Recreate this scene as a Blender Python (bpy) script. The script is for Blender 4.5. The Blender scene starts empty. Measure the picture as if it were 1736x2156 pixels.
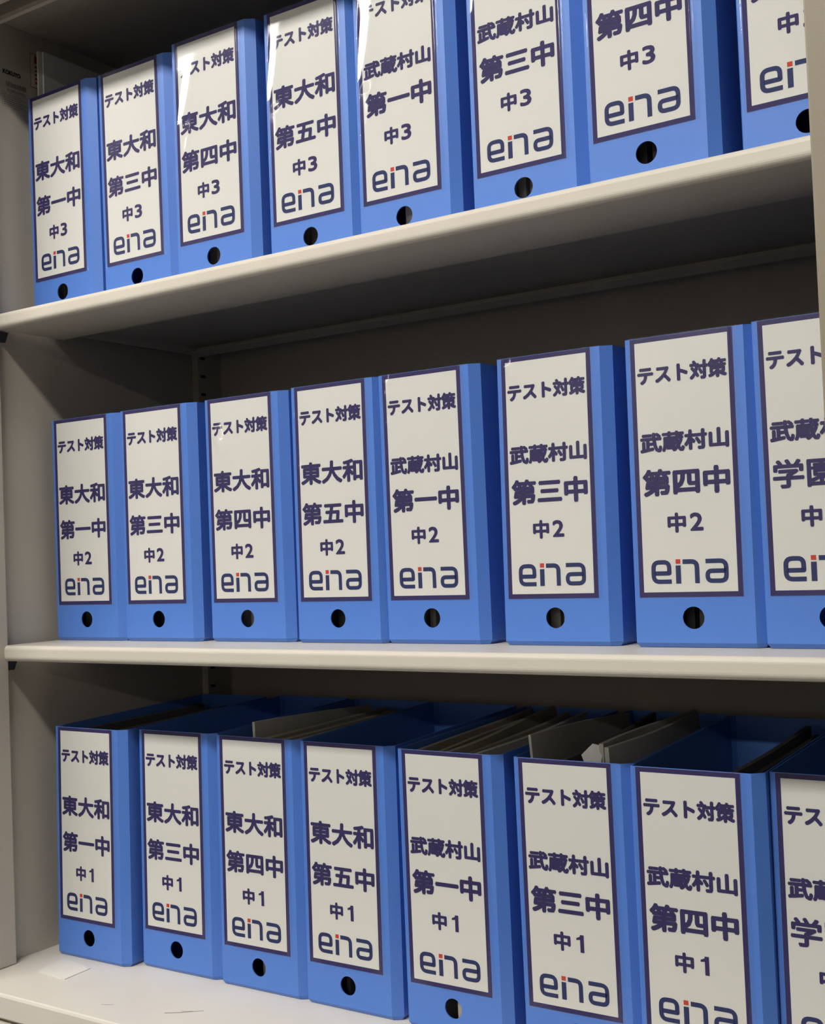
import bpy, bmesh, math, random
from mathutils import Vector, Matrix

S = bpy.context.scene
COL = S.collection

# ---------------------------------------------------------------- camera
Z0 = 1.10                      # height of the middle shelf board above the room floor
F_PX, YAW, PITCH, ROLL = 2563.01, 0.58889, 0.03371, -0.03918
CAM = Vector((0.0, -1.17925, Z0 + 0.10604))
cy, sy = math.cos(YAW), math.sin(YAW)
fwd = Vector((-sy * math.cos(PITCH), cy * math.cos(PITCH), math.sin(PITCH)))
rgt = Vector((cy, sy, 0)); up = rgt.cross(fwd)
cr, sr = math.cos(ROLL), math.sin(ROLL)
r2 = cr * rgt + sr * up
u2 = -sr * rgt + cr * up
cd = bpy.data.cameras.new('camera')
cam = bpy.data.objects.new('camera', cd)
COL.objects.link(cam)
cd.sensor_fit = 'HORIZONTAL'; cd.sensor_width = 36.0
cd.lens = F_PX / 1736 * 36.0
cd.clip_start = 0.02
m = Matrix((r2, u2, -fwd)).transposed().to_4x4()
m.translation = CAM
cam.matrix_world = m
S.camera = cam

# ---------------------------------------------------------------- world, exposure, lamps
w = bpy.data.worlds.new('world'); S.world = w; w.use_nodes = True
bg = w.node_tree.nodes['Background']
bg.inputs[0].default_value = (0.9, 0.95, 1.0, 1); bg.inputs[1].default_value = 0.03
S.view_settings.view_transform = 'Standard'
S.view_settings.look = 'None'
S.view_settings.exposure = 0.0
S.view_settings.gamma = 1.0
S.view_settings.use_curve_mapping = False
LAMP_POWER = 58.0              # emission strength of the fluorescent diffusers
CEIL = Z0 + 1.76
LAMP_ROWS = [(-1.42, 1.0, (-2.14, -0.72)), (-5.6, 1.12, (-2.02, -0.62, 0.78))]     # y of each lamp line, relative strength, x of its lamps

# ---------------------------------------------------------------- materials
def principled(name, color, rough=0.5, spec=0.5, **kw):
    mt = bpy.data.materials.new(name); mt.use_nodes = True
    b = mt.node_tree.nodes['Principled BSDF']
    b.inputs['Base Color'].default_value = (*color, 1)
    b.inputs['Roughness'].default_value = rough
    b.inputs['Specular IOR Level'].default_value = spec
    for k, v in kw.items():
        b.inputs[k.replace('_', ' ')].default_value = v
    return mt

def noisy(mt, scale=6, amount=0.06, bump=0.0, bump_scale=400, detail=4):
    """small wear variation in the colour and a fine surface grain"""
    nt = mt.node_tree; b = nt.nodes['Principled BSDF']
    tc = nt.nodes.new('ShaderNodeTexCoord')
    n = nt.nodes.new('ShaderNodeTexNoise'); n.inputs['Scale'].default_value = scale; n.inputs['Detail'].default_value = detail
    nt.links.new(tc.outputs['Object'], n.inputs['Vector'])
    c = b.inputs['Base Color'].default_value[:]
    mx = nt.nodes.new('ShaderNodeMix'); mx.data_type = 'RGBA'
    mx.inputs[6].default_value = (*[v * (1 - amount) for v in c[:3]], 1)
    mx.inputs[7].default_value = (*[min(1, v * (1 + amount)) for v in c[:3]], 1)
    nt.links.new(n.outputs['Fac'], mx.inputs[0]); nt.links.new(mx.outputs[2], b.inputs['Base Color'])
    if bump:
        n2 = nt.nodes.new('ShaderNodeTexNoise'); n2.inputs['Scale'].default_value = bump_scale
        nt.links.new(tc.outputs['Object'], n2.inputs['Vector'])
        bp = nt.nodes.new('ShaderNodeBump'); bp.inputs['Strength'].default_value = bump; bp.inputs['Distance'].default_value = 0.001
        nt.links.new(n2.outputs['Fac'], bp.inputs['Height']); nt.links.new(bp.outputs['Normal'], b.inputs['Normal'])
    return mt

M = {}
M['steel'] = noisy(principled('beige_enamel_steel', (0.51, 0.465, 0.395), 0.42, 0.4), 3, 0.04, 0.10, 700)
M['steel_board'] = noisy(principled('worn_enamel_board', (0.63, 0.585, 0.505), 0.36, 0.4), 9, 0.07, 0.10, 500)
M['door_enamel'] = noisy(principled('tan_door_enamel', (0.28, 0.243, 0.178), 0.4, 0.4), 3, 0.04, 0.10, 700)
M['dark'] = principled('dark_steel', (0.03, 0.03, 0.035), 0.5)
M['slot'] = principled('slot_shadow_black', (0.01, 0.01, 0.01), 0.9)
M['base_enamel'] = noisy(principled('scuffed_base_enamel', (0.72, 0.675, 0.605), 0.36, 0.4), 9, 0.06, 0.10, 500)
M['blue'] = noisy(principled('blue_polypropylene', (0.080, 0.203, 0.62), 0.38, 0.45), 12, 0.03, 0.08, 900)
M['paper'] = noisy(principled('label_paper', (0.70, 0.695, 0.655), 0.75, 0.3), 20, 0.02, 0.06, 300)
M['navy'] = principled('navy_print', (0.030, 0.022, 0.105), 0.7, 0.3)
M['logo_navy'] = principled('slate_blue_print', (0.020, 0.030, 0.115), 0.7, 0.3)
M['red'] = principled('red_print', (0.55, 0.05, 0.03), 0.7, 0.3)
M['sheet'] = noisy(principled('grey_document_paper', (0.50, 0.48, 0.435), 0.8, 0.2), 8, 0.10)
M['sheet_brown'] = noisy(principled('brown_document_paper', (0.34, 0.31, 0.26), 0.8, 0.2), 8, 0.12)
M['sheet_dark'] = noisy(principled('dark_document_cover', (0.11, 0.105, 0.105), 0.6, 0.3), 8, 0.12)
M['sheet_white'] = noisy(principled('white_document_paper', (0.78, 0.77, 0.73), 0.7, 0.3), 8, 0.05)
M['print_black'] = principled('black_print', (0.02, 0.018, 0.018), 0.7)
M['print_grey'] = principled('faded_grey_print', (0.19, 0.17, 0.145), 0.8)
M['sticker'] = principled('sticker_paper', (0.60, 0.52, 0.44), 0.6)
M['sticker_red'] = principled('sticker_red', (0.26, 0.035, 0.02), 0.6)
M['tape'] = noisy(principled('translucent_tape', (0.75, 0.72, 0.66), 0.6, 0.3), 30, 0.04)
M['scuff'] = principled('dark_scuff', (0.30, 0.275, 0.24), 0.6)
M['wall'] = noisy(principled('painted_wall', (0.27, 0.26, 0.245), 0.8), 2, 0.02)
M['ceiling'] = noisy(principled('ceiling_board', (0.74, 0.74, 0.72), 0.9), 60, 0.05)
M['floor'] = noisy(principled('grey_floor_tile', (0.10, 0.095, 0.09), 0.5), 5, 0.08)
M['housing'] = principled('white_lamp_housing', (0.8, 0.8, 0.8), 0.4)

# clear film: mostly see-through, with a mirror sheen that grows at grazing angles
mt = bpy.data.materials.new('clear_film'); mt.use_nodes = True
nt = mt.node_tree; nt.nodes.clear()
out = nt.nodes.new('ShaderNodeOutputMaterial'); mix = nt.nodes.new('ShaderNodeMixShader')
tr = nt.nodes.new('ShaderNodeBsdfTransparent'); gl = nt.nodes.new('ShaderNodeBsdfGlossy')
tr.inputs[0].default_value = (0.985, 0.985, 0.985, 1)
gl.inputs['Roughness'].default_value = 0.10
# Schlick reflectance, the same from both sides of the sheet
ge = nt.nodes.new('ShaderNodeNewGeometry')
dp = nt.nodes.new('ShaderNodeVectorMath'); dp.operation = 'DOT_PRODUCT'
nt.links.new(ge.outputs['Normal'], dp.inputs[0]); nt.links.new(ge.outputs['Incoming'], dp.inputs[1])
def mth(op, a, b):
    n = nt.nodes.new('ShaderNodeMath'); n.operation = op
    for i, v in enumerate((a, b)):
        if isinstance(v, (int, float)): n.inputs[i].default_value = v
        elif v is not None: nt.links.new(v, n.inputs[i])
    return n.outputs[0]
c_ = mth('ABSOLUTE', dp.outputs['Value'], None)
fr = mth('ADD', 0.045, mth('MULTIPLY', 0.955, mth('POWER', mth('SUBTRACT', 1.0, c_), 5.0)))
nt.links.new(fr, mix.inputs[0]); nt.links.new(tr.outputs[0], mix.inputs[1]); nt.links.new(gl.outputs[0], mix.inputs[2])
nt.links.new(mix.outputs[0], out.inputs[0])
M['film'] = mt

def emitter(name, strength):
    e = bpy.data.materials.new(name); e.use_nodes = True
    n = e.node_tree; n.nodes.clear()
    o = n.nodes.new('ShaderNodeOutputMaterial'); em = n.nodes.new('ShaderNodeEmission')
    em.inputs[0].default_value = (1.0, 0.965, 0.90, 1); em.inputs[1].default_value = strength
    n.links.new(em.outputs[0], o.inputs[0]); return e

# ---------------------------------------------------------------- helpers
def link(name, me, parent=None, loc=(0, 0, 0), rz=0.0):
    o = bpy.data.objects.new(name, me); COL.objects.link(o)
    o.location = loc; o.rotation_euler = (0, 0, rz)
    if parent is not None: o.parent = parent
    return o

def obj(name, bm, mats, parent=None, loc=(0, 0, 0), rz=0.0, smooth=False):
    me = bpy.data.meshes.new(name)
    bm.to_mesh(me); bm.free()
    for k in (mats if isinstance(mats, (list, tuple)) else [mats]): me.materials.append(M[k] if isinstance(k, str) else k)
    if smooth:
        for p in me.polygons: p.use_smooth = True
    return link(name, me, parent, loc, rz)

def thing(name, label, cat, loc=(0, 0, 0), rz=0.0, group=None):
    o = link(name, None, None, loc, rz); o.empty_display_size = 0.05
    return tag(o, label, cat, group)

def tag(o, label, cat, group=None):
    o['label'] = label; o['category'] = cat
    if group: o['group'] = group
    return o

def struct(name, bm, mat):
    o = obj(name, bm, mat); o['kind'] = 'structure'; return o

def box(bm, x0, x1, y0, y1, z0, z1, bev=0.0, mi=0, seg=2):
    vs = [bm.verts.new((x, y, z)) for x in (x0, x1) for y in (y0, y1) for z in (z0, z1)]
    fs = [bm.faces.new([vs[i] for i in q]) for q in
          ((0, 1, 3, 2), (4, 6, 7, 5), (0, 4, 5, 1), (2, 3, 7, 6), (0, 2, 6, 4), (1, 5, 7, 3))]
    for f in fs: f.material_index = mi
    if bev:
        es = list({e for f in fs for e in f.edges})
        r = bmesh.ops.bevel(bm, geom=es, offset=bev, segments=seg, affect='EDGES', profile=0.5)
        for f in r['faces']: f.material_index = mi
    return bm

def B(*a, **k): return box(bmesh.new(), *a, **k)

def extrude_x(bm, prof, x0, x1, caps=True):
    """closed (y,z) outline swept along x"""
    a = [bm.verts.new((x0, y, z)) for y, z in prof]; b = [bm.verts.new((x1, y, z)) for y, z in prof]
    n = len(prof)
    for i in range(n): bm.faces.new((a[i], a[(i + 1) % n], b[(i + 1) % n], b[i]))
    if caps: bm.faces.new(a[::-1]); bm.faces.new(b)
    bmesh.ops.recalc_face_normals(bm, faces=bm.faces[:])
    return bm

def thick_line(pts, t):
    """outline of an open poly-line given thickness t, on both sides"""
    L, R = [], []
    n = len(pts)
    for i in range(n):
        p = Vector(pts[i])
        d0 = (Vector(pts[i]) - Vector(pts[i - 1])).normalized() if i else None
        d1 = (Vector(pts[i + 1]) - Vector(pts[i])).normalized() if i < n - 1 else None
        d = (d0 + d1).normalized() if d0 and d1 else (d0 or d1)
        k = 1.0
        if d0 and d1: k = 1.0 / max(0.35, d.dot(d1))
        nr = Vector((-d.y, d.x)) * (t / 2 * k)
        L.append(p + nr); R.append(p - nr)
    return L, R

# ---------------------------------------------------------------- the room
RX0, RX1, RY0, RY1 = -2.9, 3.2, -6.6, 0.42
struct('floor', B(RX0, RX1, RY0, RY1, -0.1, 0.0), 'floor')
struct('ceiling', B(RX0, RX1, RY0, RY1, CEIL, CEIL + 0.1), 'ceiling')
struct('wall_back', B(RX0, RX1, RY1, RY1 + 0.1, 0, CEIL), 'wall')
struct('wall_front', B(RX0, RX1, RY0 - 0.1, RY0, 0, CEIL), 'wall')
struct('wall_left', B(RX0 - 0.1, RX0, RY0, RY1, 0, CEIL), 'wall')
struct('wall_right', B(RX1, RX1 + 0.1, RY0, RY1, 0, CEIL), 'wall')

names_row = ['lamp line nearest the cabinet', 'lamp line farther into the room']
names_x = [['left half', 'right half'], ['left end', 'middle', 'right end']]
for ri, (ly, k, xs_) in enumerate(LAMP_ROWS):
    em = emitter('lamp_glow', LAMP_POWER * k)
    for xi, lx in enumerate(xs_):
        t = thing('ceiling_light', 'white ceiling lamp, %s of the %s' % (names_x[ri][xi], names_row[ri]),
                  'ceiling light', (lx, ly, CEIL), 0, 'fluorescent ceiling lamps')
        bm = bmesh.new(); extrude_x(bm, [(-0.13, 0), (-0.10, -0.035), (0.10, -0.035), (0.13, 0)], -0.66, 0.66)
        obj('housing', bm, 'housing', t)
        bm = bmesh.new(); prof = []
        for i in range(11):
            a = math.pi + math.pi * i / 10
            prof.append((0.085 * math.cos(a), -0.0355 + 0.022 * math.sin(a)))
        extrude_x(bm, prof, -0.63, 0.63)
        obj('diffuser', bm, em, t)

# ---------------------------------------------------------------- the cabinet
Z1, Z2, Z3 = Z0 + 0.46344, Z0, Z0 - 0.4382        # top faces of the three boards the boxes stand on
XL, XR = -1.432, 0.33                               # inner faces of the side panels
YB = 0.372                                          # inner face of the back panel
YF = -0.171                                         # front line of sill and head rail
YS = -0.090                                         # front edge of the shelf boards
TOP = Z0 + 0.895
cab = thing('steel_cabinet', 'beige enamelled steel cabinet holding three shelves of blue file boxes', 'cabinet', (XL, YF, Z3 - 0.035))
CB = Vector((XL, YF, Z3 - 0.035))

def cpart(name, bm, mat, parent=cab, smooth=False):
    bmesh.ops.translate(bm, verts=bm.verts[:], vec=-CB)
    return obj(name, bm, mat, parent, smooth=smooth)

cpart('side_panel', B(XL - 0.022, XL, YS + 0.0075, YB, Z3 - 0.035, TOP + 0.06), 'steel')
cpart('side_panel', B(XR, XR + 0.022, YS + 0.0075, YB, Z3 - 0.035, TOP + 0.06), 'steel')
cpart('front_stile', B(XL - 0.022, -1.416, YF, YS + 0.0065, Z3 + 0.0005, TOP + 0.06, 0.0015), 'steel')
cpart('front_stile', B(XR - 0.016, XR + 0.022, YF, YS + 0.0065, Z3 + 0.0005, TOP + 0.06, 0.0015), 'steel')
cpart('back_panel', B(XL - 0.022, XR + 0.022, YB, YB + 0.012, Z3 - 0.035, TOP + 0.06), 'steel')
# bottom board with rolled front edge
bm = bmesh.new()
extrude_x(bm, [(YB, Z3), (YF + 0.003, Z3), (YF + 0.0012, Z3 - 0.0012), (YF, Z3 - 0.004), (YF, Z3 - 0.030), (YF + 0.003, Z3 - 0.033), (YB, Z3 - 0.033)], XL - 0.022, XR + 0.022)
base = cpart('base_board', bm, 'base_enamel')
for (x0, y0, x1, y1, t) in ((-1.098, -0.118, -1.070, -0.098, 0.0016), (-1.083, -0.104, -1.060, -0.090, 0.001), (-1.19, -0.135, -1.176, -0.128, 0.001)):
    bm = bmesh.new()
    L, R = thick_line([(x0, y0), ((x0 + x1) / 2 + .002, (y0 + y1) / 2), (x1, y1)], t)
    vs = [bm.verts.new((p.x, p.y, Z3 + 0.0002)) for p in L + R[::-1]]
    bm.faces.new(vs)
    cpart('scuff_mark', bm, 'scuff', base)
# top board with its front lip, head rail above
bm = bmesh.new()
box(bm, XL, XR, YS + 0.002, YB, TOP, TOP + 0.012)
extrude_x(bm, [(YS + 0.012, TOP + 0.011), (YS + 0.012, TOP - 0.018), (YS + 0.007, TOP - 0.0235), (YS + 0.002, TOP - 0.022), (YS, TOP - 0.017), (YS, TOP + 0.011)], XL, XR)
cpart('top_board', bm, 'steel')
cpart('head_rail', B(XL - 0.022, XR + 0.022, YF, YF + 0.035, TOP - 0.035, TOP + 0.06, 0.002), 'steel')
cpart('lid', B(XL - 0.022, XR + 0.022, YF, YB + 0.012, TOP + 0.0605, TOP + 0.075, 0.002), 'steel')

# shelf boards: rolled front lip with a boxed return underneath, side flanges, rear flange
def shelf_board(z):
    bm = bmesh.new()
    x0, x1 = XL + 0.0145, XR - 0.0145
    t = 0.0012
    # sheet, front nose, bottom return
    prof = [(0.3705, z), (YS + 0.006, z)]
    for i in range(1, 7):
        a = math.pi / 2 + math.pi / 2 * i / 6
        prof.append((YS + 0.006 + 0.006 * math.cos(a), z - 0.006 + 0.006 * math.sin(a)))
    for i in range(0, 7):
        a = math.pi + math.pi / 2 * i / 6
        prof.append((YS + 0.007 + 0.007 * math.cos(a), z - 0.015 + 0.007 * math.sin(a)))
    prof += [(0.030, z - 0.022), (0.030, z - 0.012), (0.030 - t, z - 0.012), (0.030 - t, z - 0.022 + t), (YS + 0.008, z - 0.022 + t), (YS + 0.003, z - 0.015), (YS + 0.003, z - 0.006), (YS + 0.007, z - t), (0.3705, z - t)]
    extrude_x(bm, prof, x0, x1)
    # rear flange with a little forward hook
    extrude_x(bm, [(0.314, z - t), (0.314, z - 0.016), (0.296, z - 0.010), (0.296, z - 0.0088), (0.3128, z - 0.0145), (0.3128, z - t)], x0, x1)
    # side flanges
    for xs in (x0, x1 - t):
        box(bm, xs, xs + t, -0.075, 0.312, z - 0.0135, z - 0.0005)
    return bm
for z in (Z1, Z2):
    cpart('shelf_board', shelf_board(z), 'steel_board')
    for xs, d in ((XL, 1), (XR, -1)):       # support clips under the front corners
        bm = bmesh.new()
        vs = [bm.verts.new(v) for v in ((xs, -0.083, z - 0.0225), (xs + d * 0.009, -0.083, z - 0.0225), (xs + d * 0.002, -0.083, z - 0.036), (xs, -0.083, z - 0.036))]
        f = bm.faces.new(vs)
        r = bmesh.ops.extrude_face_region(bm, geom=[f])
        bmesh.ops.translate(bm, verts=[v for v in r['geom'] if isinstance(v, bmesh.types.BMVert)], vec=(0, 0.02, 0))
        bmesh.ops.recalc_face_normals(bm, faces=bm.faces[:])
        cpart('support_clip', bm, 'dark')

# slotted uprights in the rear corners
def upright(side):
    bm = bmesh.new()
    y0, y1 = 0.3155, YB - 0.0005
    za, zb = Z3 + 0.001, TOP - 0.001
    xf = XL + 0.013 if side < 0 else XR - 0.013
    xw = XL if side < 0 else XR
    def q(*p):
        return bm.faces.new([bm.verts.new(v) for v in p])
    q((xw, y0, za), (xf, y0, za), (xf, y0, zb), (xw, y0, zb))
    sl0, sl1 = y0 + 0.006, y0 + 0.019
    q((xf, y0, za), (xf, sl0, za), (xf, sl0, zb), (xf, y0, zb))
    q((xf, sl1, za), (xf, y1, za), (xf, y1, zb), (xf, sl1, zb))
    pitch, h = 0.0305, 0.0045
    z = za; c = Z0 + 0.3861
    k0 = math.ceil((za - c) / pitch)
    for k in range(k0, 60):
        zc = c + k * pitch
        if zc + h > zb: break
        q((xf, sl0, z), (xf, sl1, z), (xf, sl1, zc - h / 2), (xf, sl0, zc - h / 2))
        z = zc + h / 2
    q((xf, sl0, z), (xf, sl1, z), (xf, sl1, zb), (xf, sl0, zb))
    xb = xf - 0.004 * (1 if side < 0 else -1)
    f = q((xb, sl0 - .002, za), (xb, sl1 + .002, za), (xb, sl1 + .002, zb), (xb, sl0 - .002, zb)); f.material_index = 1
    bmesh.ops.remove_doubles(bm, verts=bm.verts[:], dist=1e-5)
    return bm
cpart('slotted_upright', upright(-1), ['steel', 'slot'])
cpart('slotted_upright', upright(1), ['steel', 'slot'])

# the sliding door pushed to the right
dx0 = -0.279
door = cpart('sliding_door', B(dx0, XR - 0.017, -0.130, -0.112, Z3 + 0.003, TOP + 0.010, 0.0018), 'door_enamel')
bm = bmesh.new()
box(bm, dx0 + 0.045, dx0 + 0.085, -0.1312, -0.1290, Z0 - 0.02, Z0 + 0.10, 0.001)
cpart('door_handle', bm, 'dark', door)

# maker's sticker on the inside of the left panel
def text_geom(body, off=0.0):
    cu = bpy.data.curves.new('txt', 'FONT'); cu.body = body; cu.size = 1.0; cu.resolution_u = 3
    cu.offset = off
    o = bpy.data.objects.new('txt', cu); COL.objects.link(o)
    dg = bpy.context.evaluated_depsgraph_get(); dg.update()
    me = bpy.data.meshes.new_from_object(o.evaluated_get(dg))
    V = [(v.co.x, v.co.y) for v in me.vertices]; P = [tuple(p.vertices) for p in me.polygons]
    bpy.data.objects.remove(o); bpy.data.curves.remove(cu); bpy.data.meshes.remove(me)
    xs = [v[0] for v in V]; ys = [v[1] for v in V]
    x0, x1, y0, y1 = min(xs), max(xs), min(ys), max(ys)
    sx, sy_ = 1 / max(1e-6, x1 - x0), 1 / max(1e-6, y1 - y0)
    return [((x - x0) * sx, (y - y0) * sy_) for x, y in V], P
TXT = {}
def put_text(bm, body, rect, place, bold=0.0, off=0.0, mi=0):
    """flat lettering filling rect (u0,u1,v0,v1); place(u,v,k) gives the 3-D point; bold = extra stroke width (same unit)"""
    key = (body, off)
    if key not in TXT: TXT[key] = text_geom(body, off)
    V, P = TXT[key]
    u0, u1, v0, v1 = rect
    b = bold / 2
    shifts = [(0, 0)] if not bold else [(b * math.cos(i * math.pi / 3), b * math.sin(i * math.pi / 3)) for i in range(6)]
    for k, (du, dv) in enumerate(shifts):
        vs = [bm.verts.new(place(u0 + b + x * (u1 - u0 - bold) + du, v0 + b + y * (v1 - v0 - bold) + dv, k)) for x, y in V]
        for p in P:
            try:
                f = bm.faces.new([vs[i] for i in p]); f.material_index = mi
            except ValueError: pass

XP = XL + 0.0004
def on_wall(y, z, k=0): return (XP + 0.00003 * k, y, Z0 + z)
bm = bmesh.new()
put_text(bm, 'KOKUYO', (-0.0533, -0.0218, 0.8205, 0.8275), on_wall, 0.0011)
cpart('maker_mark', bm, 'print_black')
bm = bmesh.new()
random.seed(4)
def wall_quad(bm, y0, y1, z0, z1, mi=0, lift=0.0):
    f = bm.faces.new([bm.verts.new((XP + lift, y, Z0 + z)) for y, z in ((y0, z0), (y1, z0), (y1, z1), (y0, z1))]); f.material_index = mi
y = -0.048
while y < -0.013:
    d = random.uniform(0.0004, 0.0011); wall_quad(bm, y, y + d, 0.8035, 0.8115 - random.choice((0, 0.0015))); y += d + random.uniform(0.0005, 0.0011)
for r in range(2):
    y = -0.047
    while y < -0.014:
        d = random.uniform(0.0006, 0.0016); wall_quad(bm, y, y + d, 0.7985 - r * 0.0022, 0.7998 - r * 0.0022); y += d + 0.0006
cpart('printed_code', bm, 'print_grey')
bm = bmesh.new()
ya, yb, za, zb = -0.0555, -0.0085, 0.7735, 0.7945
for a in ((ya, yb, za, za + .0004), (ya, yb, zb - .0004, zb), (ya, ya + .0004, za, zb), (yb - .0004, yb, za, zb)): wall_quad(bm, *a)
for r in range(6):
    y = ya + 0.003
    ye = yb - random.uniform(0.003, 0.016)
    while y < ye:
        d = random.uniform(0.0008, 0.003); z = zb - 0.0032 - r * 0.0029; wall_quad(bm, y, y + d, z - .0008, z + .0002); y += d + 0.0007
cpart('notice_panel', bm, 'print_grey')
bm = bmesh.new()
wall_quad(bm, -0.0042, 0.0135, 0.8150, 0.8655, 0, 0.0001)
for a in ((-0.0042, 0.0135, 0.8150, 0.8158), (-0.0042, 0.0135, 0.8647, 0.8655), (-0.0042, -0.0034, 0.8150, 0.8655)): wall_quad(bm, *a, 1, 0.0002)
wall_quad(bm, 0.0035, 0.0125, 0.852, 0.8635, 1, 0.0002)
for i in range(5): wall_quad(bm, 0.0045, 0.0105, 0.8215 + i * 0.006, 0.8250 + i * 0.006, 1, 0.0002)
cpart('warning_sticker', bm, ['sticker', 'sticker_red'])

# lower cabinet that carries it
low = thing('base_cabinet', 'beige steel base cabinet with sliding doors, under the shelves of file boxes', 'cabinet', (XL - 0.022, YF - 0.01, 0))
LB = Vector((XL - 0.022, YF - 0.01, 0))
def lpart(name, bm, mat, parent=low):
    bmesh.ops.translate(bm, verts=bm.verts[:], vec=-LB); return obj(name, bm, mat, parent)
lz = Z3 - 0.0362
lpart('carcass', B(XL - 0.022, XR + 0.022, YF + 0.035, YB + 0.012, 0.0, lz - 0.02), 'steel')
bm = bmesh.new(); extrude_x(bm, [(YB + 0.012, lz), (YF + 0.000, lz), (YF - 0.003, lz - 0.004), (YF - 0.003, lz - 0.016), (YF, lz - 0.0195), (YB + 0.012, lz - 0.0195)], XL - 0.022, XR + 0.022)
lpart('top_rail', bm, 'steel')
for i, (a, b, yy) in enumerate(((XL - 0.018, -0.53, YF + 0.001), (-0.57, XR + 0.018, YF + 0.018))):
    d = lpart('sliding_door', B(a, b, yy, yy + 0.014, 0.03, lz - 0.0215, 0.0015), 'steel')
    hx_ = a + 0.05 if i == 0 else b - 0.09
    lpart('door_handle', B(hx_, hx_ + 0.04, yy - 0.001, yy + 0.001, 0.45, 0.57, 0.0008), 'dark', d)

# ---------------------------------------------------------------- the file boxes
H, W, D = 0.318, 0.137, 0.312
LX, LZ, LW, LH = 0.01098, 0.05584, 0.09852, 0.25693      # white field of the label
HX, HZ, HR = 0.06248, 0.02976, 0.0113

def body_mesh(Wb, lean, rng):
    """open-topped box of thin plastic: chamfered uprights, finger hole in the front, rim rising a little to the back"""
    bm = bmesh.new()
    Df = D
    prof = [(0.0, 0.0012), (0.0012, 0.0), (0.1255, 0.0), (Wb, 0.0085), (Wb, Df - 0.006), (Wb - 0.006, Df), (0.006, Df), (0.0, Df - 0.006)]
    def shear(x, y, z): return (x, y + lean * z * (1 - y / Df), z)
    def ring(z, ins=0.0, dz=lambda y: 0.0):
        o = []
        for x, y in prof:
            xx = min(max(x, ins), Wb - ins); yy = min(max(y, ins), Df - ins)
            o.append(bm.verts.new(shear(xx, yy, z + dz(y))))
        return o
    r0 = ring(0.0, 0.003); r1 = ring(0.0045)
    r3 = ring(H, 0, lambda y: 0.010 * y / Df)
    n = len(prof)
    for i in range(n):
        j = (i + 1) % n
        bm.faces.new((r0[i], r0[j], r1[j], r1[i]))
        if i != 1: bm.faces.new((r1[i], r1[j], r3[j], r3[i]))
    bm.faces.new(r0[::-1])
    # front plate with the finger hole: hole ring joined to a square ring, square ring joined to the plate
    N = 32
    hole = [bm.verts.new(shear(HX + HR * math.cos(2 * math.pi * k / N + math.pi / 4), 0, HZ + HR * math.sin(2 * math.pi * k / N + math.pi / 4))) for k in range(N)]
    a, b = r1[1], r1[2]; c, d = r3[2], r3[1]
    q = 0.018
    sq = [bm.verts.new(shear(HX + s * q, 0, HZ + t * q)) for s, t in ((1, 1), (-1, 1), (-1, -1), (1, -1))]
    # arcs: k=0 is at 45 degrees (corner 1,1)
    for ci in range(4):
        k0 = ci * N // 4
        nxt = (ci + 1) % 4
        for k in range(k0, k0 + N // 8): bm.faces.new((hole[k], sq[ci], hole[(k + 1) % N]))
        bm.faces.new((hole[(k0 + N // 8) % N], sq[ci], sq[nxt]))
        for k in range(k0 + N // 8, k0 + N // 4): bm.faces.new((hole[k], sq[nxt], hole[(k + 1) % N]))
    bm.faces.new((a, b, sq[3], sq[2])); bm.faces.new((b, c, sq[0], sq[3])); bm.faces.new((c, d, sq[1], sq[0])); bm.faces.new((d, a, sq[2], sq[1]))
    bmesh.ops.recalc_face_normals(bm, faces=bm.faces[:])
    # make sure the normals point outwards, then give the sheet its thickness inwards
    bm.normal_update()
    fr_ = [f for f in bm.faces if r1[3] in f.verts and r1[4] in f.verts and r3[3] in f.verts][0]
    if fr_.normal.x < 0: bmesh.ops.reverse_faces(bm, faces=bm.faces[:])
    bmesh.ops.solidify(bm, geom=bm.faces[:], thickness=0.0015)
    bmesh.ops.recalc_face_normals(bm, faces=bm.faces[:])
    return bm

def arc_path(pts, r=0.0, n=5):
    """poly-line with its inner corners rounded"""
    out_ = [Vector(pts[0])]
    for i in range(1, len(pts) - 1):
        p, a, b = Vector(pts[i][:2]), Vector(pts[i - 1][:2]), Vector(pts[i + 1][:2])
        rr = pts[i][2] if len(pts[i]) > 2 else r
        if rr <= 0: out_.append(p); continue
        da, db = (a - p).normalized(), (b - p).normalized()
        s, e = p + da * rr, p + db * rr
        for k in range(n + 1):
            t = k / n
            out_.append((1 - t) ** 2 * s + 2 * t * (1 - t) * p + t * t * e)
    out_.append(Vector(pts[-1][:2]))
    return [tuple(v[:2]) for v in out_]

LOGO = [   # stroke paths in units of the logo height: e, i, reversed n, a
    ([(0.88, 0.09), (0.11, 0.09, 0.26), (0.11, 0.91, 0.26), (0.79, 0.91, 0.24), (0.79, 0.44, 0.02), (0.16, 0.44)], 0.185, 0),
    ([(1.175, 0.0), (1.175, 0.76)], 0.215, 0),
    ([(1.175, 0.83), (1.175, 1.02)], 0.20, 1),
    ([(1.37, 0.91), (1.965, 0.91, 0.24), (1.965, 0.0)], 0.195, 0),
    ([(2.33, 0.91), (3.17, 0.91, 0.26), (3.17, 0.09, 0.24), (2.40, 0.09, 0.20), (2.40, 0.50, 0.18), (3.17, 0.50)], 0.185, 0)]

def logo_mesh(place, u0, u1, v0, v1):
    bm = bmesh.new(); k = (u1 - u0) / 3.27; kv = (v1 - v0)
    for n_, (pts, t, mi) in enumerate(LOGO):
        L, R = thick_line(arc_path(pts), t)
        a = [bm.verts.new(place(u0 + p.x * k, v0 + p.y * kv, 0)) for p in L]; b = [bm.verts.new(place(u0 + p.x * k, v0 + p.y * kv, 0)) for p in R]
        for i in range(len(a) - 1):
            f = bm.faces.new((b[i], b[i + 1], a[i + 1], a[i])); f.material_index = mi
    return bm

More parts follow.
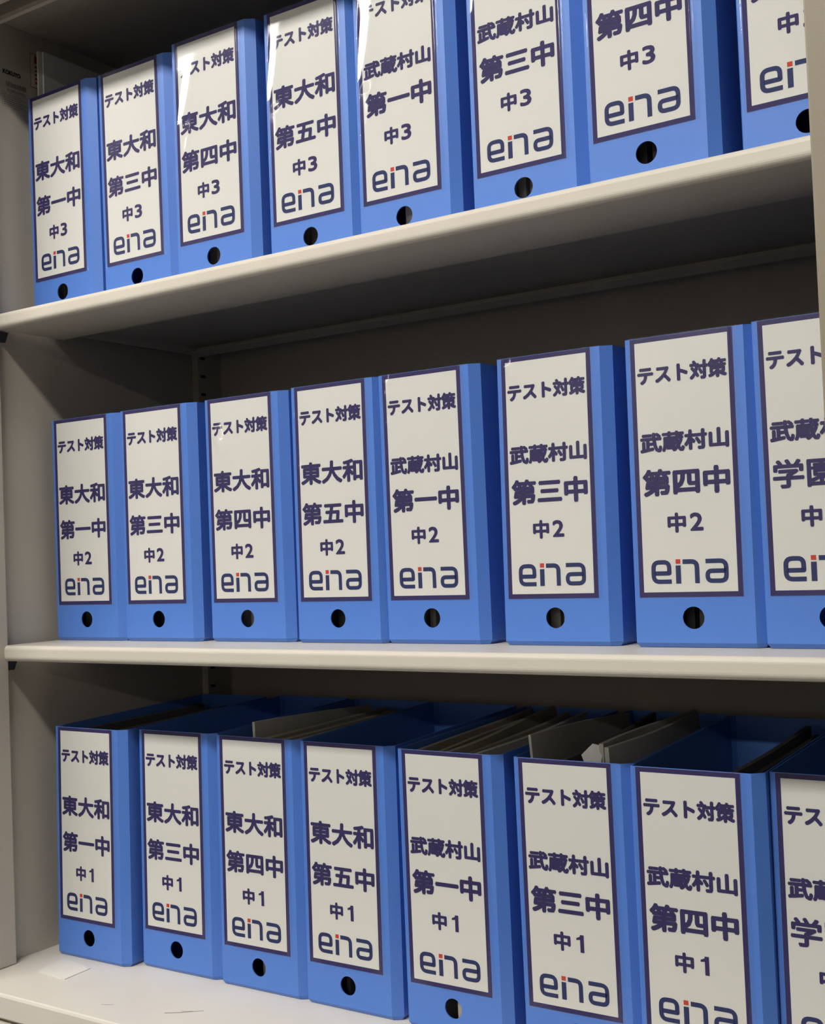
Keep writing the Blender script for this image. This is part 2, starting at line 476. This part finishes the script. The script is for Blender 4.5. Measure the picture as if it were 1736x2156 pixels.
def slack(za, zb):
    """how far a loose flap of the pocket stands off at height za: its slope is tuned to mirror the near lamps as glare"""
    n, out_ = 40, 0.0
    for i in range(n):
        z = za + (i + 0.5) * (zb - za) / n
        out_ += math.tan(math.radians(5.45 - 28.8 * (z - 0.18))) * (zb - za) / n  # linear fit of the tilt that reflects the lamps towards the camera position
    return max(0.0, out_)

def film_mesh(lean, style, rng):
    """clear pocket over the label: a thin sheet with welded sides; folds lift off at the left, dents glint"""
    bm = bmesh.new()
    x0, x1, z0, z1 = 0.0035, 0.1195, 0.0490, H + 0.0008
    NX, NZ = (96, 120) if style else (40, 40)
    ph = rng.uniform(0, 6.28); am = rng.uniform(0.6, 1.2)
    def h(u, v):
        b = 0.0010
        edge = min(1.0, min(u, 1 - u) / 0.06)
        b += edge * 0.00022 * am * (math.sin(5.2 * u + 2.3 * v + ph) + 0.6 * math.sin(3.1 * v - 4 * u + ph * 2) + 1.0)
        for st in style:
            if st[0] == 'fold':            # lifts off at the left, thickest at v1, thinning out towards v2
                _, c, sl, pw, wd, v1, v2 = st
                if v >= v2: continue
                cc = c + sl * (v - v1)
                zz = lambda q: z0 + q * (z1 - z0)
                hv = slack(zz(max(v, v1)), zz(v2))
                if v < v1: hv *= max(0.0, 1 - ((v1 - v) / 0.24) ** 2) ** 1.5
                t_ = max(0.0, min(1.0, (v - v1 + 0.05) / (v2 - v1 + 0.05)))
                p_ = pw * math.sin(math.pi * t_) ** 0.8
                if u < cc - p_ / 2: q = max(0.0, u / max(0.01, cc - p_ / 2)); hu = q * q * (3 - 2 * q)
                elif u > cc + p_ / 2: hu = math.exp(-((u - cc - p_ / 2) / wd) ** 2)
                else: hu = 1.0
                b += hv * hu
            else:                          # small dent
                _, c, vc, r, A = st
                d2 = ((u - c) * (x1 - x0)) ** 2 + ((v - vc) * (z1 - z0) * 0.6) ** 2
                b += A * math.exp(-d2 / (r * r)) * edge
        if v < 0.05: b += 0.0009 * (1 - v / 0.05) * math.sin(math.pi * u)
        for uw in (0.018, 0.955, 0.985): b += 0.0006 * math.exp(-((u - uw) / 0.006) ** 2)
        return b
    us = sorted(set([i / NX for i in range(NX + 1)] + [0.012, 0.018, 0.024, 0.949, 0.955, 0.961, 0.979, 0.985, 0.991]))
    g = []
    for j in range(NZ + 1):
        v = j / NZ; z = z0 + v * (z1 - z0)
        g.append([bm.verts.new((x0 + u * (x1 - x0), lean * z - h(u, v), z)) for u in us])
    for j in range(NZ):
        for i in range(len(us) - 1):
            bm.faces.new((g[j][i], g[j][i + 1], g[j + 1][i + 1], g[j + 1][i]))
    return bm

CITY = {'A': '東大和', 'B': '武蔵村山'}
SCHOOLS = [('A', '第一中'), ('A', '第三中'), ('A', '第四中'), ('A', '第五中'), ('B', '第一中'), ('B', '第三中'), ('B', '第四中'), ('B', '学園中')]
GRADE = {1: '中3', 2: '中2', 3: '中1'}
ROWNAME = {1: 'top', 2: 'middle', 3: 'bottom'}
FIT = [[-1.4078, 0.0026, -0.0135, -0.0045], [-1.2656, 0.0084, -0.0027, -0.0086], [-1.1148, -0.0045, 0.0057, 0.0012], [-0.9648, 0.0045, 0.0015, 0.0017], [-0.8297, 0.0077, -0.0033, 0.0011], [-0.6717, 0.0033, -0.0049, -0.0001], [-0.5218, -0.0179, -0.0096, -0.0019], [-0.3675, -0.0041, 0.0014, -0.0008],
       [-1.4131, 0.0005, 0.0082, -0.001], [-1.2704, 0.0004, 0.0105, 0.0004], [-1.1164, 0.0068, 0.0014, -0.0017], [-0.9665, 0.0022, -0.0007, 0.0035], [-0.8326, 0.006, -0.0015, -0.0056], [-0.6702, -0.0006, 0.0037, 0.017], [-0.5118, -0.0075, 0.0035, 0.0119], [-0.3761, -0.0074, 0.0006, -0.0064],
       [-1.3968, -0.0154, 0.0097, 0.0171], [-1.2493, 0.0046, 0.0119, 0.0148], [-1.1041, 0.0033, 0.005, 0.0107], [-0.9637, 0.0034, 0.001, 0.0076], [-0.8135, 0.0013, -0.0067, -0.006], [-0.6584, 0.0005, 0.0089, -0.0122], [-0.52, -0.0062, 0.0082, -0.0045], [-0.3823, 0.0085, 0.0008, 0.0059]]
YROW = {1: -0.03112, 2: 0.0, 3: -0.01218}
ZROW = {1: Z1, 2: Z2, 3: Z3}
# loose folds and dents in the film, shaped to catch the lamp glare
FOLDS = {(1, 3): [('fold', 0.10, 0.45, 0.10, 0.10, 0.58, 0.92)],
         (1, 4): [('fold', 0.05, 0.22, 0.09, 0.09, 0.58, 0.95)],
         (1, 5): [('fold', 0.06, 0.25, 0.10, 0.09, 0.55, 0.96)],
         (1, 6): [('fold', 0.04, 0.10, 0.06, 0.07, 0.68, 0.98)],
         (1, 7): [('fold', 0.04, 0.10, 0.05, 0.06, 0.72, 0.99)],
         (1, 2): [('dent', 0.66, 0.12, 0.009, 0.0010)],
         (2, 3): [('dent', 0.13, 0.855, 0.0090, 0.0038), ('dent', 0.19, 0.79, 0.0075, 0.0036), ('dent', 0.22, 0.735, 0.0065, 0.0028)],
         (2, 4): [('dent', 0.05, 0.84, 0.0055, 0.0026), ('dent', 0.045, 0.62, 0.0065, 0.0030), ('dent', 0.05, 0.55, 0.005, 0.0024)],
         (2, 5): [('dent', 0.045, 0.965, 0.006, 0.0030), ('dent', 0.05, 0.90, 0.0065, 0.0032), ('dent', 0.045, 0.78, 0.005, 0.0024)],
         (2, 6): [('dent', 0.05, 0.96, 0.006, 0.0028)]}

def label_mesh(lean):
    bm = bmesh.new()
    b = 0.0050
    def P(x, z, d): return bm.verts.new((x, lean * z - d, z))
    x0, x1, z0, z1 = LX, LX + LW, LZ, LZ + LH
    o = [P(x, z, 0.0004) for x, z in ((x0 - b, z0 - b), (x1 + b, z0 - b), (x1 + b, min(H - 0.0004, z1 + b)), (x0 - b, min(H - 0.0004, z1 + b)))]
    i = [P(x, z, 0.0004) for x, z in ((x0, z0), (x1, z0), (x1, z1), (x0, z1))]
    f = bm.faces.new(i)
    for k in range(4):
        f = bm.faces.new((o[k], o[(k + 1) % 4], i[(k + 1) % 4], i[k])); f.material_index = 1
    # back of the card, so that it is a sheet with thickness
    r = [P(x, z, 0.00015) for x, z in ((x0 - b, z0 - b), (x1 + b, z0 - b), (x1 + b, min(H - 0.0004, z1 + b)), (x0 - b, min(H - 0.0004, z1 + b)))]
    bm.faces.new(r[::-1])
    for k in range(4): bm.faces.new((r[k], r[(k + 1) % 4], o[(k + 1) % 4], o[k]))
    return bm

BOX = {}
for idx, (bx, by, yaw, lean) in enumerate(FIT):
    row, n = idx // 8 + 1, idx % 8 + 1
    rng = random.Random(idx * 7 + 3)
    nxt = FIT[idx + 1][0] if n < 8 else bx + 0.15
    Wb = min(W, nxt - bx - 0.0008)
    city, school = SCHOOLS[n - 1]
    if row == 1 and n == 8: school = '第五中'
    gr = GRADE[row]
    title = CITY[city] + ' ' + school + ' ' + gr
    t = thing('file_box', 'blue plastic file box lettered %s, standing on the %s shelf' % (title, ROWNAME[row]),
              'file box', (bx, by + YROW[row], ZROW[row] + 0.0004), yaw, 'blue lettered file boxes in the cabinet')
    BOX[(row, n)] = (t, Wb, title)
    obj('body', body_mesh(Wb, lean, rng), 'blue', t)
    lab = obj('spine_label', label_mesh(lean), ['paper', 'navy'], t)
    lab['label'] = 'white paper label with a navy border'
    def place(u, v, k, lean=lean):
        z = LZ + v * LH
        return (LX + u * LW, lean * z - 0.0006 - 0.00002 * k, z)
    def line(name, body, u0, u1, vc, hh, bold):
        # vc from the top of the white field; stroke weight in label widths
        v0, v1 = 1 - vc - hh / 2, 1 - vc + hh / 2
        def pl(x, y, k): return place(x, y * LW / LH, k)
        bm = bmesh.new()
        put_text(bm, body, (u0, u1, v0 * LH / LW, v1 * LH / LW), pl, bold)
        obj(name, bm, 'navy', lab)
    def grade(vc, hh):
        k = LH / LW
        def pl(x, y, q): return place(x, y / k, q)
        bm = bmesh.new()
        v0 = 1 - vc - hh / 2
        put_text(bm, '中', (0.287, 0.487, v0 * k, (v0 + hh) * k), pl, 0.019)
        d0, d1 = (v0 + 0.0045) * k, (v0 + 0.0765) * k
        if gr[1] == '1':
            dh = d1 - d0
            for q in ([(0.600, 0), (0.645, 0), (0.645, dh), (0.600, dh)], [(0.557, dh * 0.685), (0.601, dh * 0.72), (0.601, dh * 0.90), (0.557, dh * 0.80)], [(0.590, dh * 0.85), (0.601, dh * 0.85), (0.601, dh), (0.610, dh)]):
                bm.faces.new([bm.verts.new(pl(x, d0 + y, 0)) for x, y in q])
        else:
            put_text(bm, gr[1], (0.528, 0.670, d0, d1), pl, 0.016)
        obj('grade_lettering', bm, 'navy', lab)
    line('heading_lettering', 'テスト対策', 0.02, 0.985, 0.133, 0.078, 0.021)
    if city == 'A':
        line('town_lettering', '東大和', 0.015, 0.982, 0.405, 0.110, 0.024)
        line('school_lettering', school, 0.018, 0.975, 0.600, 0.110, 0.024)
        grade(0.763, 0.080)
    else:
        line('town_lettering', '武蔵村山', 0.02, 0.975, 0.405, 0.083, 0.022)
        line('school_lettering', school, 0.03, 0.97, 0.565, 0.110, 0.020 if n == 8 and row > 1 else 0.027)
        grade(0.727, 0.080)
    bm = logo_mesh(place, 0.085, 0.912, 1 - 0.967, 1 - 0.873)
    obj('logo', bm, ['logo_navy', 'red'], lab)
    obj('label_pocket', film_mesh(lean, FOLDS.get((row, n), []), rng), 'film', t, smooth=True)

# ---------------------------------------------------------------- papers kept in the boxes
def sheet(bm, x, y0, y1, z0, z1, th, rng, leanx=0.0, wav=0.0015, dip=0.0, mi=0):
    """one upright document: a thin slab with a slightly wavy, slightly sagging top"""
    NY, NZ = 12, 4
    ph = rng.uniform(0, 6.28)
    def pt(i, j, s):
        u, v = i / NY, j / NZ
        y = y0 + u * (y1 - y0); z = z0 + v * (z1 - z0 - dip * (u ** 1.5))
        xx = x + leanx * v * v + wav * v * math.sin(5 * u + ph) + s * th
        return bm.verts.new((xx, y, z))
    A = [[pt(i, j, 0) for j in range(NZ + 1)] for i in range(NY + 1)]
    Bq = [[pt(i, j, 1) for j in range(NZ + 1)] for i in range(NY + 1)]
    fs = []
    for i in range(NY):
        for j in range(NZ):
            fs.append(bm.faces.new((A[i][j], A[i][j + 1], A[i + 1][j + 1], A[i + 1][j])))
            fs.append(bm.faces.new((Bq[i][j], Bq[i + 1][j], Bq[i + 1][j + 1], Bq[i][j + 1])))
        fs.append(bm.faces.new((A[i][NZ], Bq[i][NZ], Bq[i + 1][NZ], A[i + 1][NZ])))
        fs.append(bm.faces.new((A[i][0], A[i + 1][0], Bq[i + 1][0], Bq[i][0])))
    for j in range(NZ):
        fs.append(bm.faces.new((A[0][j], Bq[0][j], Bq[0][j + 1], A[0][j + 1])))
        fs.append(bm.faces.new((A[NY][j], A[NY][j + 1], Bq[NY][j + 1], Bq[NY][j])))
    for f in fs: f.material_index = mi

def paper_stack(row, n, label, x0, x1, top, mat, y0=0.012, y1=0.295, count=5, leanx=0.0, wav=0.0012, dip=0.0, th=None, seed=0):
    t, Wb, title = BOX[(row, n)]
    rng = random.Random(seed * 13 + row * 31 + n)
    bm = bmesh.new()
    step = (x1 - x0) / count
    for i in range(count):
        sheet(bm, x0 + i * step, y0 + rng.uniform(0, 0.006), y1 - rng.uniform(0, 0.01), 0.003, top - rng.uniform(0, 0.012) * (i > 0),
              (th or step * rng.uniform(0.45, 0.85)), rng, leanx, wav, dip)
    bmesh.ops.recalc_face_normals(bm, faces=bm.faces[:])
    o = obj('paper_stack', bm, mat, None, t.location, t.rotation_euler.z)
    tag(o, label, 'papers', 'papers filed in the blue boxes')
    return o

HOLE = {  # x range seen behind each finger hole
    (1, 1): (0.030, 0.095, 'sheet_brown'), (1, 3): (0.035, 0.100, 'sheet'), (1, 4): (0.030, 0.100, 'sheet_brown'),
    (1, 5): (0.050, 0.110, 'sheet_white'), (1, 6): (0.030, 0.100, 'sheet'), (1, 7): (0.030, 0.105, 'sheet_dark'),
    (2, 1): (0.035, 0.095, 'sheet_brown'), (2, 2): (0.030, 0.080, 'sheet_dark'), (2, 3): (0.035, 0.100, 'sheet'),
    (2, 4): (0.030, 0.100, 'sheet_dark'), (2, 5): (0.030, 0.105, 'sheet_brown'), (2, 6): (0.030, 0.105, 'sheet_brown'), (2, 7): (0.030, 0.105, 'sheet_dark')}
for (row, n), (a, b, mat) in HOLE.items():
    word = {'sheet': 'grey', 'sheet_brown': 'dull brownish', 'sheet_dark': 'dark', 'sheet_white': 'pale'}[mat]
    paper_stack(row, n, 'stack of %s papers glimpsed through the hole of the %s-shelf box %s' % (word, ROWNAME[row], BOX[(row, n)][2]),
                a, b, 0.285, mat, count=5, y0=0.020)
# bottom shelf, seen from above
ps = paper_stack
ps(3, 1, 'dark papers filling the bottom-shelf box 東大和 第一中 中1 up to its rim', 0.006, 0.085, 0.309, 'sheet_dark', y0=0.03, y1=0.30, count=6, seed=1, dip=-0.006)
ps(3, 3, 'whitish sheets sticking up at the left in the bottom-shelf box 東大和 第四中 中1', 0.050, 0.055, 0.334, 'sheet', y0=0.020, y1=0.29, count=1, seed=2, dip=0.010, th=0.004, leanx=-0.004)
ps(3, 3, 'lower grey papers on the right side of the bottom-shelf box 東大和 第四中 中1', 0.072, 0.118, 0.314, 'sheet_brown', y0=0.006, y1=0.295, count=3, seed=3, dip=-0.006, leanx=-0.010, th=0.011)
ps(3, 4, 'dark papers deep inside the bottom-shelf box 東大和 第五中 中1', 0.045, 0.105, 0.262, 'sheet_dark', count=5, seed=4, y0=0.02)
ps(3, 5, 'brownish papers with curved tops along the left of the bottom-shelf box 武蔵村山 第一中 中1', 0.022, 0.052, 0.313, 'sheet_brown', y0=0.004, count=2, seed=5, leanx=-0.012, wav=0.004, dip=-0.015, th=0.006)
ps(3, 5, 'brownish papers in the middle of the bottom-shelf box 武蔵村山 第一中 中1', 0.066, 0.094, 0.315, 'sheet_brown', y0=0.004, count=2, seed=6, leanx=-0.014, wav=0.004, dip=-0.018, th=0.007)
ps(3, 5, 'greyish papers along the right of the bottom-shelf box 武蔵村山 第一中 中1', 0.106, 0.124, 0.315, 'sheet', y0=0.006, count=1, seed=16, leanx=-0.010, wav=0.003, dip=-0.012, th=0.006)
ps(3, 6, 'grey papers leaning left with a curled corner in the bottom-shelf box 武蔵村山 第三中 中1', 0.024, 0.032, 0.340, 'sheet', count=1, seed=7, leanx=-0.016, wav=0.003, dip=0.012, th=0.003)
ps(3, 6, 'dark papers in the middle of the bottom-shelf box 武蔵村山 第三中 中1', 0.050, 0.085, 0.312, 'sheet_dark', count=3, seed=8, dip=-0.018, leanx=-0.008)
ps(3, 6, 'pale crumpled papers along the right side of the bottom-shelf box 武蔵村山 第三中 中1', 0.098, 0.118, 0.334, 'sheet', count=2, seed=9, leanx=-0.006, wav=0.004, dip=-0.002, th=0.005)
ps(3, 7, 'dark sheets along the right side of the bottom-shelf box 武蔵村山 第四中 中1', 0.104, 0.122, 0.314, 'sheet_dark', y0=0.006, count=2, seed=10, leanx=-0.006, dip=-0.008, th=0.006)
# the dog-eared white corner poking out over the front rim
def dog_ear():
    t = BOX[(3, 6)][0]
    bm = bmesh.new()
    p = [(0.074, 0.012, 0.322), (0.082, 0.010, 0.305), (0.094, 0.011, 0.302), (0.097, 0.020, 0.331), (0.086, 0.016, 0.334), (0.090, 0.014, 0.318)]
    vs = [bm.verts.new(q) for q in p]
    for f in ((0, 1, 5), (1, 2, 5), (2, 3, 5), (3, 4, 5), (4, 0, 5)): bm.faces.new([vs[i] for i in f])
    bmesh.ops.recalc_face_normals(bm, faces=bm.faces[:])
    bmesh.ops.solidify(bm, geom=bm.faces[:], thickness=0.0004)
    o = obj('paper_sheet', bm, 'sheet_white', None, t.location, t.rotation_euler.z)
    tag(o, 'white dog-eared paper corner poking over the front rim of the box 武蔵村山 第三中 中1', 'paper')
dog_ear()

# white folders between the left cabinet side and the first box of the top shelf
def folder(x0, th, y0, y1, top, label, mat, seed):
    bm = bmesh.new(); rng = random.Random(seed)
    sheet(bm, x0, y0, y1, 0.0, top, th, rng, 0.0, 0.0006)
    bmesh.ops.recalc_face_normals(bm, faces=bm.faces[:])
    o = obj('paper_folder', bm, mat, None, (0, 0, Z1 + 0.0005))
    tag(o, label, 'folder', 'white folders beside the top-left file box')
folder(-1.4265, 0.0035, 0.004, 0.30, 0.398, 'thin white folder nearest the cabinet side behind the top-left file box', 'sheet_white', 1)
folder(-1.4215, 0.0028, 0.000, 0.30, 0.402, 'thin white folder in the middle of the three behind the top-left file box', 'sheet_white', 2)
folder(-1.4176, 0.0032, 0.006, 0.30, 0.402, 'pale folder nearest the top-left file box, showing its wide face', 'sheet_white', 3)

# square of tape on the bottom board
bm = bmesh.new()
cs = [(-1.3624, -0.0915), (-1.3038, -0.0959), (-1.3063, -0.0500), (-1.3746, -0.0376)]
lo = [bm.verts.new((x, y, Z3 + 0.0001)) for x, y in cs]; hi = [bm.verts.new((x, y, Z3 + 0.0011)) for x, y in cs]
bm.faces.new(hi); bm.faces.new(lo[::-1])
for i in range(4): bm.faces.new((lo[i], lo[(i + 1) % 4], hi[(i + 1) % 4], hi[i]))
o = obj('tape_patch', bm, 'tape')
tag(o, 'small pale square of tape stuck on the bottom board before the leftmost box', 'tape')
